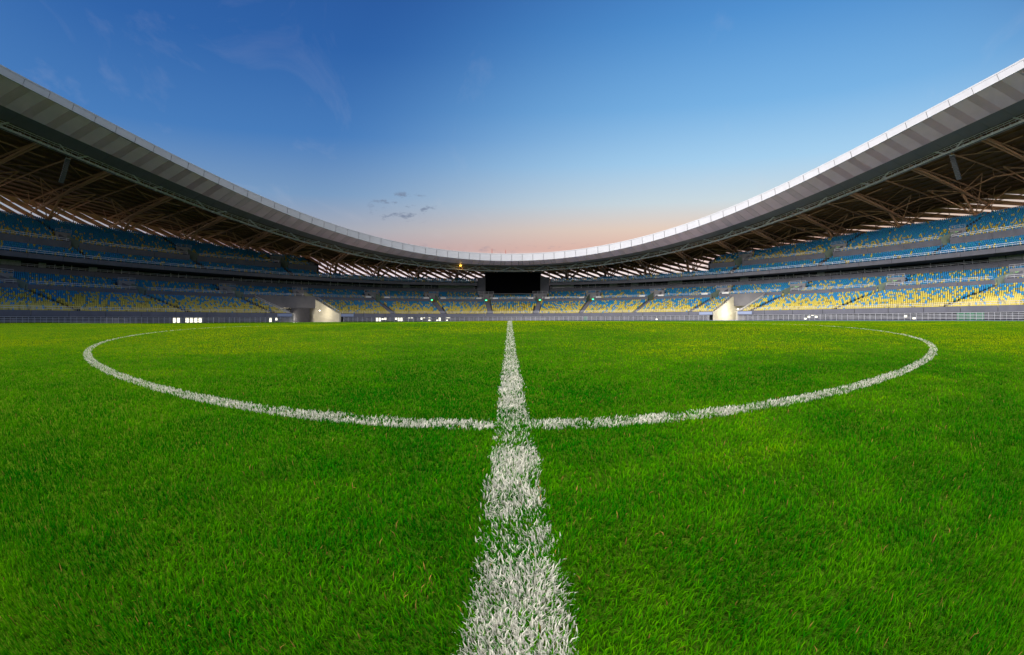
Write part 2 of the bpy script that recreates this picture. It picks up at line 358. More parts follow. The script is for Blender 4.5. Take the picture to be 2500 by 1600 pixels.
# recessed ground floor behind the fence: wall, then each window
LITW = [(-61.0, -60.0), (-59.4, -57.1), (-47.5, -47.0), (-46.6, -46.1), (-29.0, -26.8), (-25.2, -23.6)]
PART = [(-22.6, -20.3), (-14.3, -13.6), (33.4, 34.3), (30.3, 30.8), (54.6, 56.6), (67.4, 68.9), (-20, -14)]
for e0, e1 in segs:
    arc('ground_floor_wall', e0, e1, [(2.6, -.43), (2.6, .9), (2.8, .9), (2.8, -.43)], 'concrete', stand)
wt = arclen(2.5, -84, 84, 2.2)
wins = [(a+.15, a+.85) for a in wt if not any(l-1 <= a <= h+.2 for l, h in LITW+PART)]
for l, h in LITW+PART:
    n = max(1, round((h-l)/.55)); e = np.linspace(l, h, n+1); wins += [(a+.04, b-.04) for a, b in zip(e[:-1], e[1:])]
for a, b in wins:
    if any(T[0](2.5)-.6 < a < T[1](2.5)+.6 for T in TUN): continue
    lit = any(l-.01 <= a <= h for l, h in LITW); dim = any(l-.01 <= a <= h for l, h in PART)
    big = -61.05 < a < -59.9
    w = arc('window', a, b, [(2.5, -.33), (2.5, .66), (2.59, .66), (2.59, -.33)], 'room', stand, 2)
    if big: arc('window_pane', a+.03, b-.03, [(2.46, -.30), (2.46, .63), (2.49, .63), (2.49, -.30)], 'window_lit', w, 2)
    else:
        for z0, z1 in ((-.30, .02), (.06, .34), (.38, .63)):
            on = lit and random.random() < .85 or dim and random.random() < .18
            arc('window_pane', a+.04, b-.04, [(2.46, z0), (2.46, z1), (2.49, z1), (2.49, z0)], 'window_lit' if on else 'window_dim', w, 2)

# ------------------------------------------------------------------ entrance tunnels
def tunnel(i, label):
    e0, e1 = TUN[i]; tm = (e0(0)+e1(0))/2
    r = root('entrance_tunnel', label, 'tunnel', P(tm, 5, -.431))
    for e, s in ((e0, 1), (e1, -1)):
        pts = [(-.1, -.43), (-.1, 1.5), (.4, 1.5), (10.6, 5.2), (10.6, 3.0), (20, 3.0), (20, -.43)]
        v = [P(e(o)+d*s, o, z) for d in (0, .28) for o, z in pts]; k = len(pts)
        ob('side_wall', v, [tuple(range(k)), tuple(range(2*k-1, k-1, -1))]+[(q, k+q, k+(q+1) % k, (q+1) % k) for q in range(k)], 'cream', r)
    arc('lintel', e0(10.3)-.3, e1(10.3)+.3, [(10.2, 2.9), (10.2, 5.75), (10.44, 5.75), (10.44, 2.9)], 'lintel', r)
    arc('ceiling', e0(15), e1(15), [(10.5, 2.9), (10.5, 3.05), (20, 3.05), (20, 2.9)], 'cream', r)
    arc('end_wall', e0(20), e1(20), [(19.8, -.43), (19.8, 2.9), (20.1, 2.9), (20.1, -.43)], 'cream', r)
    if i == 0:
        arc('pier', e0(11)+5.9, e1(11)-1.0, [(10.1, -.43), (10.1, 2.88), (12.6, 2.88), (12.6, -.43)], 'dark_concrete', r)
    for e, s in ((e0, -1), (e1, 1)):
        arc('canopy_box', *( (e(0)-2.3, e(0)-.05) if s < 0 else (e(0)+.05, e(0)+2.3) ), [(-.55, .80), (-.55, 1.38), (-.14, 1.38), (-.14, .80)], 'blue_box', r)
    # sloping handrails down the cut edges of the seating
    for e, s in ((e0, -1), (e1, 1)):
        for dz in (.55, .9):
            v, f = tube_g(P(e(.5)+.15*s, .5, 1.0+dz), P(e(10.4)+.15*s, 10.4, 4.7+dz), .04, 5); ob('handrail', v, f, 'rail', r)
        for k in range(10):
            o = .5+1.1*k; z = 1.0+.374*(o-.5); v, f = tube_g(P(e(o)+.15*s, o, z), P(e(o)+.15*s, o, z+.9), .035, 5); ob('post', v, f, 'rail', r)
    return r
tl = tunnel(0, 'wide lit vehicle tunnel with dark pier under the left stand')
tr = tunnel(1, 'narrow cream lit tunnel mouth under the right stand')
def lamp(name, pos, mname, r, power, colr, label, rad=.1, group=None):
    o = root(name, label, 'lamp', pos, group)
    v, f = [], []
    n, m = 8, 5
    for a in range(m+1):
        th = math.pi*a/m
        for b in range(n): v.append((pos[0]+r*math.sin(th)*math.cos(2*math.pi*b/n), pos[1]+r*math.sin(th)*math.sin(2*math.pi*b/n), pos[2]+.6*r*math.cos(th)))
    f = [(a*n+b, a*n+(b+1) % n, (a+1)*n+(b+1) % n, (a+1)*n+b) for a in range(m) for b in range(n)]
    ob('bulb', v, f, mname, o)
    v, f = tube_g((pos[0], pos[1], pos[2]+.4*r), (pos[0], pos[1], pos[2]+1.3*r), .25*r, 6); ob('bracket', v, f, 'grey_steel', o)
    if power:
        li = bpy.data.lights.new(name+'_light', 'POINT'); li.energy = power; li.color = colr; li.shadow_soft_size = rad
        lo = bpy.data.objects.new('lamp_light', li); link(lo, o); lo.location = (0, 0, -.35)
    return o
lamp('tunnel_lamp', P(-42.9, 9.5, .85), 'tube_lit', .28, 420, (1, .9, .7), 'bright round lamp on the wall inside the left tunnel')
lamp('tunnel_lamp', P(-39.0, 4.0, 2.2), 'tube_lit', .12, 200, (1, .88, .68), 'small lamp over the right bay of the left tunnel')
lamp('tunnel_lamp', P(44.4, 5.0, 2.0), 'tube_lit', .16, 700, (1, .92, .72), 'bright lamp under the lintel of the right tunnel')
for k, t in enumerate((-68.8, -67.65, -66.6, 46.9, 47.8)):
    v, f = local_box(t, 1.2, (-.55, .55), (-.12, .12), (.60, .70)); o = ob('ceiling_lamp', v, f, 'tube_lit')
    tag(o, 'glowing strip lamp behind the fence, %s from the left' % ORD[k], 'lamp', 'strip lamps behind the fence')

# ------------------------------------------------------------------ fence and railings
def post_mesh(name, r, h, m):
    v, f = box_g(-r, r, -r, r, 0, h); return mesh(name, v, f, m)
def railing(name, label, o, zf, hs, h, spans, dpost, r=.035, mname='rail', cat='railing'):
    rt = root(name, label, cat, P(0, o, zf(0)))
    pm = post_mesh('post', r, h, mname)
    for a, b in spans:
        for q in hs: arc('rail', a, b, lambda t, q=q: [(o-r, zf(t)+q-r), (o-r, zf(t)+q+r), (o+r, zf(t)+q+r), (o+r, zf(t)+q-r)], mname, rt, 1.2)
        for t in arclen(o, a, b, dpost): share('post', pm, P(t, o, zf(t)), rotz(t, o), rt)
    return rt
w = 86
railing('fence', 'low grey steel fence with five rails between track and stands', -1.5, lambda t: -.43, (.22, .42, .62, .82, 1.06), 1.08,
        [(-w, TUN[0][0](0)-.3), (TUN[0][1](0)+.3, TUN[1][0](0)-.3), (TUN[1][1](0)+.3, w)], 1.22, .03, cat='fence')
railing('railing', 'thin steel railing along the top of the front parapet', .1, lambda t: 1.55, (.28, .55), .57,
        [(-w, TUN[0][0](0)-.3), (TUN[0][1](0)+.3, TUN[1][0](0)-.3), (TUN[1][1](0)+.3, w)], 2.0, .028)
gaps = [x for t in VL for x in (t-.75, t+.75)]
railing('railing', 'steel railing on the middle wall between the two lower seat blocks', 10.6, lambda t: 5.78, (.28, .55), .57,
        list(zip([-w]+gaps[1::2], gaps[0::2]+[w])), 2.0, .03)
railing('railing', 'steel railing on the balcony band in front of the glazed gallery', 17.9, lambda t: 9.3, (.25, .5), .52, [(-w, -7.3), (8.0, w)], 1.9, .03)
railing('railing', 'steel railing on the fascia of the upper tier', 14.05, lambda t: 10.75+up(t), (.3, .6), .62, [(-w, -7.3), (8.0, w)], 2.0, .03)
gu = [x for t in VU for x in (t-.8, t+.8)]
railing('railing', 'steel railing on the wall of the left upper bank', 18.15, lambda t: 14.45, (.3, .6), .62, [(-w, gu[0]), (gu[1], gu[2]), (gu[3], gu[4]), (gu[5], -38.2)], 1.9, .03)
railing('railing', 'steel railing on the wall of the right upper bank', 18.15, lambda t: 14.45, (.3, .6), .62, [(38.6, gu[6]), (gu[7], gu[8]), (gu[9], gu[10]), (gu[11], w)], 1.9, .03)
gbm = [(73.9, 74.85), (74.95, 75.85), (75.95, 76.9), (16.15, 16.95)]
for k, (a, b) in enumerate(gbm):
    v, f = arc_g(a, b, [(-1.40, -.40), (-1.40, .60), (-1.36, .60), (-1.36, -.40)], 2); o = ob('green_board', v, f, 'green_board')
    tag(o, ['left of three green boards behind the right fence', 'middle of three green boards behind the right fence', 'right of three green boards behind the right fence', 'single green board behind the far fence'][k], 'board', 'green boards on the fence')

# ------------------------------------------------------------------ stairways out of the stands
def text_part(s, size, t, o, x, y, z, mname, parent):
    c = bpy.data.curves.new('lettering', 'FONT'); c.body = s; c.size = size; c.extrude = .01; c.align_x = 'CENTER'
    tmp = bpy.data.objects.new('tmp', c); col.objects.link(tmp); dg = bpy.context.evaluated_depsgraph_get()
    me = bpy.data.meshes.new_from_object(tmp.evaluated_get(dg)); me.name = 'lettering'; bpy.data.objects.remove(tmp)
    me.materials.clear(); me.materials.append(M[mname])
    q = bpy.data.objects.new('lettering', me); link(q, parent); p = np.array(local_pt(t, o, x, y, z))-np.array(LOC[parent.name])
    q.location = p; q.rotation_euler = (R(90), 0, rotz(t, o)); return q
def vomitory(t, o0, z0, depth, wall_h, label, group, opening, text=None, lmat='letter', lit=True, slope=.41, hw=1.75):
    r = root('stairway_entrance', label, 'entrance', P(t, o0, z0-1.2), group)
    kk = KA if o0 < 15 else KD
    def local_pt(t, o, x, y, z):
        q = t*(1+kk*y); c = np.array(P(q, o+y, 0)); n = out_n(q, o+y); return (c[0]+n[1]*x, c[1]-n[0]*x, c[2]+z)
    def local_box(t, o, dx, do, dz):
        v, f = box_g(*dx, *do, *dz); return [local_pt(t, o, *p) for p in v], f
    zt = z0+slope*depth
    # head wall with sloping sides, standing up out of the rows
    v, f = [], []
    pts = [(-hw*.95, depth, zt-1.15), (-hw*1.25, depth+.02, zt+.85), (hw*1.25, depth+.02, zt+.85), (hw*.95, depth, zt-1.15)]
    v = [local_pt(t, o0, x, y+d, z) for d in (0, .25) for x, y, z in pts]
    ob('head_wall', v, [(0, 1, 2, 3), (7, 6, 5, 4)]+[(i, 4+i, 4+(i+1) % 4, (i+1) % 4) for i in range(4)], 'pale_concrete', r)
    for s in (-1, 1):
        pts = [(0, z0-2.0), (0, z0+.55), (depth, zt+.40), (depth, z0-2.0)]
        v = [local_pt(t, o0, s*(hw*.62+d), y, z) for d in (0, .18) for y, z in pts]
        ob('side_wall', v, [(0, 1, 2, 3), (7, 6, 5, 4)]+[(i, 4+i, 4+(i+1) % 4, (i+1) % 4) for i in range(4)], 'green_light_wall' if s*t < 0 else 'concrete', r)
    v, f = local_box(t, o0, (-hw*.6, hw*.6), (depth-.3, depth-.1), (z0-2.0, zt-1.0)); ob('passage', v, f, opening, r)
    v, f = local_box(t, o0, (-hw*.6, hw*.6), (0, depth), (z0-.95, z0-.85)); ob('landing', v, f, 'concrete', r)
    for q in (.3, .6):
        v, f = tube_g(local_pt(t, o0, -hw*1.25, depth+.1, zt+.85+q), local_pt(t, o0, hw*1.25, depth+.1, zt+.85+q), .035, 5); ob('rail', v, f, 'rail', r)
    for k in range(4):
        x = -hw*1.25+k*hw*2.5/3; v, f = tube_g(local_pt(t, o0, x, depth+.1, zt+.85), local_pt(t, o0, x, depth+.1, zt+1.46), .035, 5); ob('rail_post', v, f, 'rail', r)
    if lit:
        v, f = local_box(t, o0, (-.30, .25), (depth-.35, depth-.2), (zt-1.28, zt-1.04)); ob('exit_light', v, f, 'green_lit', r)
    if text: text_part(text, 1.05, t*(1+kk*depth), o0+depth, -.2, -.03, zt-.42, lmat, r)
    return r
txt = {51.0: '24', 63.8: '23', 78.0: '22'}
for k, t in enumerate(VL):
    side = 'left' if t < -34 else 'right' if t > 34 else 'far'
    vomitory(t, 10.5, 5.4, 3.3, 1.2, 'concrete stairway entrance in the lower tier, %s from the left end' % ORD[k], 'lower stairway entrances',
             'warm_glow_wall' if abs(t+39.9) < .1 else 'brown_wall' if abs(t) < 35 else 'green_light_wall', txt.get(t), 'letter', not (t < -35))
for k, t in enumerate(VU):
    vomitory(t, 18.2, 14.2, 3.2, 1.2, 'concrete stairway entrance in the upper bank, %s from the left end' % ORD[k], 'upper stairway entrances',
             'green_board' if k in (1, 4) else 'room', {56.5: '24', 71.6: '23'}.get(t), 'letter', False, .5)
k = 0
for t in VL[4:11]:
    for s in (-1, 1):
        a = t+s*1.75; v, f = arc_g(a-.55, a+.55, [(10.36, 5.85), (10.36, 6.2), (10.42, 6.2), (10.42, 5.85)], 2)
        tag(ob('notice_panel', v, f, 'white_board'), 'small pale panel tied to the middle railing, %s from the left' % ORD[k], 'panel', 'pale panels on the middle railing'); k += 1
# ------------------------------------------------------------------ scoreboard
sb = root('scoreboard', 'large black video screen on a grey wall at the far end', 'scoreboard', P(.2, 16, 7.6))
v, f = box_g(-7.85, 8.5, 123.6, 124.2, 7.7+EYE, 13.95+EYE); ob('screen', v, f, 'black', sb)
for nm, q in (('frame_top', (-8.05, 8.7, 123.5, 124.4, 13.96, 14.16)), ('frame_bottom', (-8.05, 8.7, 123.5, 124.4, 7.48, 7.68)),
              ('frame_side', (-8.05, -7.87, 123.5, 124.4, 7.69, 13.95)), ('frame_side', (8.52, 8.7, 123.5, 124.4, 7.69, 13.95))):
    v, f = box_g(q[0], q[1], q[2], q[3], q[4]+EYE, q[5]+EYE); ob(nm, v, f, 'speaker', sb)
v, f = box_g(-10.4, 11.2, 124.6, 129, 7.2+EYE, 12.6+EYE); ob('backing_wall', v, f, 'concrete', sb)

# ------------------------------------------------------------------ seats
def seat_geo():
    parts = []
    w = .195
    prof = [(-w, .40), (-w, .74), (-.14, .82), (.14, .82), (w, .74), (w, .40)]
    ly = lambda z: .10+.18*(z-.4)/.44
    v = [(x, ly(z)+d, z) for d in (0, .05) for x, z in prof]; n = 6
    parts.append((v, [tuple(range(n-1, -1, -1)), tuple(range(n, 2*n))]+[(i, (i+1) % n, n+(i+1) % n, n+i) for i in range(n)]))
    v = [(-w, -.30, .42), (w, -.30, .42), (w, .12, .38), (-w, .12, .38), (-w, -.30, .36), (w, -.30, .36), (w, .12, .33), (-w, .12, .33)]
    parts.append((v, [(0, 1, 2, 3), (7, 6, 5, 4), (0, 4, 5, 1), (1, 5, 6, 2), (3, 7, 4, 0)]))
    v, f = box_g(-.05, .05, -.02, .12, 0, .34); parts.append((v, f[2:]))
    return join(parts)
SV, SF = seat_geo(); SVn = np.array(SV)
COLS = ['blue', 'yellow', 'olive', 'teal']
cells = np.random.default_rng(3).random((4, 400, 60))
def seat_col(tier, i, n, c, col_i):
    """yellow low down, thinning out into blue higher up, with runs down a column"""
    if tier == 'A': p = .97-.80*(i/n)**1.25
    elif tier == 'B': p = .30-.13*i/n
    elif tier == 'C': p = .13
    else: p = max(.04, .66-.085*i)
    r = c if random.random() < .3 else random.random()
    if r < p: return 1 if random.random() < .90 else 2
    return 0 if random.random() < .72 else 3
seats = []                                           # (t, o, z, colour, tier, row)
def add_rows(tier, rows, zoff, ok, vs, half, ob_, kk, pitch, va):
    cols_ = arclen(ob_, -104, 104, pitch)
    for i, (o, z) in enumerate(rows):
        oo = o+.48
        for u, tb_ in enumerate(cols_):
            t = tb_*(1+kk*(oo-ob_))
            if abs(t) > 97 or not ok(t, oo, i): continue
            sp = mpd(t, oo)
            if any(abs(t-q*(1+kk*(oo-va)))*sp < half(i) for q in vs): continue
            c = cells[0 if tier == 'A' else 1 if tier == 'B' else 2, u % 400, i//3]
            seats.append((t, oo, z+zoff(t), seat_col(tier, i, len(rows), c, u), tier, i))
in_tun = lambda t, o: any(T[0](o)-.35 < t < T[1](o)+.35 for T in TUN)
add_rows('A', rowsA, lambda t: 0, lambda t, o, i: not in_tun(t, o), VLX, lambda i: .78, 8.0, KA, .525, 10.5)
add_rows('B', rowsB, lambda t: 0, lambda t, o, i: True, VLX, lambda i: 2.5 if i < 5 else .5, 14.5, KA, .525, 10.5)
add_rows('C', rowsC, up, lambda t, o, i: i < nC(t) and not (-7.4 < t < 8.1), VUX, lambda i: .7, 15.5, KD, .525, 18.2)
add_rows('D', rowsD, lambda t: 0, lambda t, o, i: abs(t) > 38.6+.1*(o-17) and rowsD[i][1] < topz(t)-.35, VUX, lambda i: 2.5 if i < 5 else .6, 24.0, KD, .525, 18.2)
def in_view(t, o): 
    p = P(t, o, 0); return abs(math.degrees(math.atan2(p[0], p[1]))) < 75.2
order = sorted(range(len(seats)), key=lambda k: math.hypot(*P(seats[k][0], seats[k][1], 0)[:2]) if in_view(seats[k][0], seats[k][1]) else 1e9)
near = set(order[:300])
smesh = [mesh('seat', SV, SF, c) for c in COLS]
cname = ['blue', 'yellow', 'olive', 'teal']
cnt = {}
bank = []
for k in range(len(seats)):
    t, o, z, c, tier, i = seats[k]
    if k in near:
        s = share('stadium_seat', smesh[c], P(t, o, z), rotz(t, o))
        side = 'left' if t < 0 else 'right'; q = sum(1 for k2 in near if seats[k2][5] == i and (seats[k2][0] < 0) == (t < 0) and abs(seats[k2][0]) > abs(t))
        tag(s, '%s plastic seat, %s row of the lower %s stand, %s from the picture edge' % (cname[c], ORD[i], side, ORD[q]), 'seat', 'nearest seats in the lower stands')
    else: bank.append(k)
S = np.array([P(*seats[k][:3]) for k in bank]); A = np.array([rotz(seats[k][0], seats[k][1]) for k in bank]); C = np.array([seats[k][3] for k in bank])
nv = len(SV); ca, sa = np.cos(A)[:, None], np.sin(A)[:, None]
VX = SVn[None, :, 0]*ca-SVn[None, :, 1]*sa+S[:, 0:1]; VY = SVn[None, :, 0]*sa+SVn[None, :, 1]*ca+S[:, 1:2]; VZ = SVn[None, :, 2]+S[:, 2:3]
def big_mesh(name, V, loops, starts, mats, midx=None):
    me = bpy.data.meshes.new(name); me.vertices.add(len(V)); me.vertices.foreach_set('co', np.ascontiguousarray(V, np.float32).ravel())
    me.loops.add(len(loops)); me.loops.foreach_set('vertex_index', np.ascontiguousarray(loops, np.int32))
    me.polygons.add(len(starts)); me.polygons.foreach_set('loop_start', np.ascontiguousarray(starts, np.int32))
    for m in mats: me.materials.append(m)
    if midx is not None: me.polygons.foreach_set('material_index', np.ascontiguousarray(midx, np.int32))
    me.update(calc_edges=True); return me
fl = np.concatenate([np.array(q) for q in SF]); fc = np.array([len(q) for q in SF]); fs = np.concatenate([[0], np.cumsum(fc)[:-1]])
n = len(bank)
loops = (fl[None, :]+nv*np.arange(n)[:, None]).ravel(); starts = (fs[None, :]+len(fl)*np.arange(n)[:, None]).ravel()
me = big_mesh('seat_rows', np.stack([VX, VY, VZ], 2).reshape(-1, 3), loops, starts, [M[c] for c in COLS], np.repeat(C, len(SF)))
kind(link(bpy.data.objects.new('seat_rows', me)), 'stuff', 'thousands of blue and yellow plastic seats filling the stands')

# ------------------------------------------------------------------ roof
RT_T = [0, 5, 12, 19, 27, 33, 40, 46, 50.5, 57, 61, 66, 70, 74, 77, 80, 83, 88, 92]
RT_Z = [16.1, 16.2, 16.5, 17.1, 17.95, 18.95, 20.25, 21.75, 23.05, 24.55, 25.55, 26.95, 27.75, 28.5, 28.95, 29.3, 29.7, 30.15, 30.2]
pf = np.polyfit(np.array(RT_T+[-x for x in RT_T]), RT_Z*2, 8)
def ztop(t):
    t = abs(t); t = 180-t if t > 90 else t
    return float(np.polyval(pf, t))
zbot = lambda t: ztop(t)-(1.62-.72*math.sin(R(t))**2)
def zback(t):
    t = abs(t); t = 180-t if t > 90 else t
    return float(np.interp(t, [0, 20, 30, 40, 50, 60, 70, 81, 90], [17.6, 17.9, 19.0, 20.9, 22.8, 24.4, 25.5, 26.4, 26.6]))
zu = lambda t, o: zbot(t)+.25+(zback(t)-zbot(t)-.25)*(o-7)/33
roof = root('stadium_roof', 'sweeping oval stadium roof with pale edge panels and brown underside', 'roof', P(0, 0, 14))
jt = [0.0]; ssk = lambda q: math.copysign(.25*max(0, min(1.1, (abs(q)-45)/38)), q)
st = lambda t: np.interp(t, [0, 20, 25, 33, 45, 50, 57, 62, 68, 73, 78, 82, 87, 130], [2.5, 2.5, 2.3, 2.2, 2.13, 2.15, 2.2, 2.34, 2.5, 2.8, 3.1, 3.5, 3.9, 3.9])
while jt[-1] < 128: jt.append(jt[-1]+float(st(jt[-1])))
jt = [-x for x in jt[:0:-1]]+jt
for a, b in zip(jt[:-1], jt[1:]):
    g1 = .05/mpd(a, -6)
    jit = random.uniform(-.02, .02)
    arc('edge_panel', a+g1, b-g1, lambda t: [(-6+jit, zbot(t)), (-6+jit, ztop(t)), (-5.85+jit, ztop(t)), (-5.85+jit, zbot(t))], 'fascia', roof, 1.3)
    # soffit: a plain field and a ribbed field in every bay
    s = 1 if a >= 0 else -1
    lo, hi = (a, b) if s > 0 else (b, a)
    m_ = lo+(hi-lo)*.62
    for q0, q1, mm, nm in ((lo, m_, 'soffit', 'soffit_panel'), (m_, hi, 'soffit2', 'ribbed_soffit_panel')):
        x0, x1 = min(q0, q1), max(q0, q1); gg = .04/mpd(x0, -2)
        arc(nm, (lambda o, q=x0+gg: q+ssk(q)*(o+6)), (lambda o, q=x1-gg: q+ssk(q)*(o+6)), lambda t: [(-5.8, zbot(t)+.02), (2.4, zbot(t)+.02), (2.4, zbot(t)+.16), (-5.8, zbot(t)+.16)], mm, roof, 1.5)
    if abs(a) > 56:
        parts = []
        for k in range(9):
            x = m_+(hi-m_)*(k+.5)/9; d = .025/mpd(x, -2); parts.append(arc_g((lambda o, q=x-d: q+ssk(q)*(o+6)), (lambda o, q=x+d: q+ssk(q)*(o+6)), lambda t: [(-5.7, zbot(t)-.05), (2.3, zbot(t)-.05), (2.3, zbot(t)+.015), (-5.7, zbot(t)+.015)], 1))
        v, f = join(parts); kind(ob('soffit_ribs', v, f, 'soffit2', roof), 'stuff')
    arc('shaded_soffit_panel', (lambda o, q=a+.6*g1: q+ssk(q)*(o+6)), (lambda o, q=b-.6*g1: q+ssk(q)*(o+6)), lambda t: [(2.45, zbot(t)+.1), (7.0, zbot(t)+.1), (7.0, zbot(t)+.22), (2.45, zbot(t)+.22)], 'dark_soffit', roof, 1.5)
arc('joint_backing', T0, T1, lambda t: [(-5.8, zbot(t)+.2), (-5.8, ztop(t)-.06), (-5.7, ztop(t)-.06), (7.2, zbot(t)+.34), (7.2, zbot(t)+.24)], 'joint', roof)
arc('roof_deck', T0, T1, lambda t: [(7.0, zu(t, 7)), (40.2, zu(t, 40.2)), (40.2, zu(t, 40.2)+.5), (7.0, zu(t, 7)+1.2)], 'deck', roof)
arc('roof_cover', T0, T1, lambda t: [(-6.0, ztop(t)+.03), (-5.7, ztop(t)+.02), (8, zu(t, 8)+2.0), (40.4, zu(t, 40.4)+.6), (40.4, zu(t, 40.4)+.8), (8, zu(t, 8)+2.3), (-6.0, ztop(t)+.22)], 'fascia', roof)
for o in np.arange(9.5, 40.5, 2.4):
    arc('purlin', T0, T1, lambda t: [(o-.09, zu(t, o)-.32), (o-.09, zu(t, o)-.02), (o+.09, zu(t, o)-.02), (o+.09, zu(t, o)-.32)], 'deck', roof)
# raking cladding panels with open slots between them, through which the sky shows
PITCH = 1.85; SKF = lambda t: 14.5+10*float(sst(30, 66, abs(t)))
def clad_pt(t, s): 
    return P(t, 40.2+5*s, zback(t)-.1-11*s)
SS = [-.06, 0, .04, .1, .18, .27, .38, .52, .75, 1.0]
pstep = lambda t: 1.85+.9*float(sst(32, 64, abs(t)))
ct = [0.0]
while ct[-1] < 100: ct.append(ct[-1]+pstep(ct[-1]))
cneg = [0.0]
while cneg[-1] > -124: cneg.append(cneg[-1]-pstep(cneg[-1]-1))
ct = cneg[:0:-1]+ct
gapf = lambda s, t: (.02+(.47-.12*float(sst(32, 64, abs(t))))*min(1, max(0, s-.012)/.18))
for t0, t1_ in zip(ct[:-1], ct[1:]):
    SK = SKF((t0+t1_)/2); PITCH = t1_-t0
    v = []
    for dn in (0, .16):
        for s in SS:
            g2 = PITCH*gapf(s, t0)/2
            for tt_ in (t0+g2, t0+PITCH*.5, t0+PITCH-g2):
                p = np.array(clad_pt(tt_+SK*s, s)); nn = out_n(tt_+SK*s, 42); v.append((p[0]+nn[0]*dn, p[1]+nn[1]*dn, p[2]+.07*dn))
    m = len(SS)*3; f = []
    for i in range(len(SS)-1):
        for j in range(2):
            a = i*3+j; f += [(a, a+1, a+4, a+3), (m+a, m+a+3, m+a+4, m+a+1)]
        f += [(i*3, i*3+3, m+i*3+3, m+i*3), (i*3+2, m+i*3+2, m+i*3+5, i*3+5)]
    ob('cladding_panel', v, f, 'clad', roof)
for s in (.105, .30, .50, .72):
    arc('cladding_rail', T0, T1, lambda t: [(40.0+5*s-.25, zback(t)-.1-11*s), (40.0+5*s-.25, zback(t)+.02-11*s), (40.0+5*s, zback(t)+.02-11*s), (40.0+5*s, zback(t)-.1-11*s)], 'steel', roof)

# ------------------------------------------------------------------ roof trusses, one at a time
CT = [10.9, 18.5, 26, 33.6, 41.4, 48.2, 56.2, 65.2, 75, 85.5, 96.5]
CT = [-x for x in CT[::-1]]+[-3.4, 3.8]+CT
base_z = lambda t: topz(t)-.35 if abs(t) > 38.4 else 12.2
jn = lambda t: (26.0, zbot(t)-.6+(zback(t)-3.0-zbot(t)+.6)*(18/30.))
low = lambda t, o: zbot(t)-.6+(zback(t)-2.9-zbot(t)+.6)*(o-8)/30.
tsk = lambda t: math.copysign(.24*max(0, min(1.2, (abs(t)-33)/42))**1.2, t)
for q, t in enumerate(CT):
    r = root('roof_truss', 'brown tubular steel roof truss with raking strut, %s from the left' % ORD[q], 'truss', P(t, 30, base_z(t)), 'roof trusses')
    bz = base_z(t)
    def at(o, lvl, dt=0, dz=0):                     # lvl: lower chord, roof deck or a fixed height
        tt = t+dt+tsk(t+dt)*(o-30); z = low(tt, o) if lvl == 'low' else zu(tt, o)-.4 if lvl == 'deck' else lvl
        return P(tt, o, z+dz)
    def tb(nm, a, b, rad, n=7):
        v, f = tube_g(a, b, rad, n); return ob(nm, v, f, 'steel', r)
    dt = .6/mpd(t, 20)
    for s in (-1, 1): tb('lower_chord', at(8, 'low', s*dt), at(38, 'low'), .25)
    tb('upper_chord', at(8, 'deck'), at(39.5, 'deck'), .20)
    os_ = [8, 12.5, 17, 21.5, 26, 30.5, 35, 38]
    for i, (a, b) in enumerate(zip(os_[:-1], os_[1:])):
        if i % 2 == 0: tb('web_member', at(a, 'low'), at(b, 'deck'), .11, 5)
        else: tb('web_member', at(a, 'deck'), at(b, 'low'), .11, 5)
        tb('web_post', at(b, 'low'), at(b, 'deck'), .09, 5)
    tb('strut', at(30, bz), at(26, 'low'), .40, 9)
    tb('outer_post', at(37.5, bz-2.5), at(38, 'low'), .26)
    for s in (-1, 1):
        d = 3.8 if abs(t) > 50 else 3.1
        tb('side_brace', at(30.2, bz, 0, .1), at(24, 'deck', s*d), .17)
        tb('back_brace', at(30.2, bz, 0, .1), at(36, 'deck', s*d*.9), .15)
        tb('ring_brace', at(26, 'low'), at(24, 'deck', s*d), .12, 5)
        tb('front_brace', at(12.5, 'low'), at(14, 'deck', s*d*.8), .10, 5)
        tb('node_brace', at(38, 'low'), at(33, 'deck', s*d*.6), .13, 5)
    if q < len(CT)-1:
        h = (CT[q+1]-t)/2
        tb('ring_beam', at(26, 'low'), at(24, 'deck', h, -1.3), .13, 5); tb('ring_beam', at(24, 'deck', h, -1.3), at(26, 'low', 2*h), .13, 5)
        tb('middle_post', at(24, 'deck', h, -1.3), at(24, 'deck', h), .09, 5)
        tb('middle_rafter', at(9, 'deck', h), at(39, 'deck', h), .17, 6)
        tb('middle_column', at(36.5, bz-2.5, h), at(36.5, 'deck', h), .14, 5)
        for k, (o1, o2) in enumerate(((12, 18), (18, 24), (24, 30), (30, 36))):
            tb('diagonal_tie', at(o1, 'deck', h), at(o2, 'deck', 0 if k % 2 else 2*h), .08, 4)
    v, f = local_box(t, 30, (-.7, .7), (-.6, .6), (bz-.8, bz+.05)); ob('plinth', v, f, 'concrete', r)

# ------------------------------------------------------------------ maintenance catwalk and floodlights under the roof edge
cw = root('catwalk', 'grey steel catwalk hanging under the inner roof edge', 'catwalk', P(0, 7.6, 13.4))
zc = lambda t: zbot(t)-1.0
for nm, o, dz, rr_ in (('bottom_chord', 7.3, 0, .14), ('bottom_chord', 8.1, .05, .08), ('handrail', 7.25, .55, .04), ('handrail', 7.25, .85, .05)):
    for a in range(-90, 90, 30):
        arc(nm, a, a+30, lambda t: [(o-rr_, zc(t)+dz-rr_), (o-rr_, zc(t)+dz+rr_), (o+rr_, zc(t)+dz+rr_), (o+rr_, zc(t)+dz-rr_)], 'grey_steel', cw, 1.2)
arc('walkway', -90, 90, lambda t: [(7.4, zc(t)-.02), (8.05, zc(t)-.02), (8.05, zc(t)+.03), (7.4, zc(t)+.03)], 'dark_concrete', cw)
pm = post_mesh('post', .04, .95, 'grey_steel')
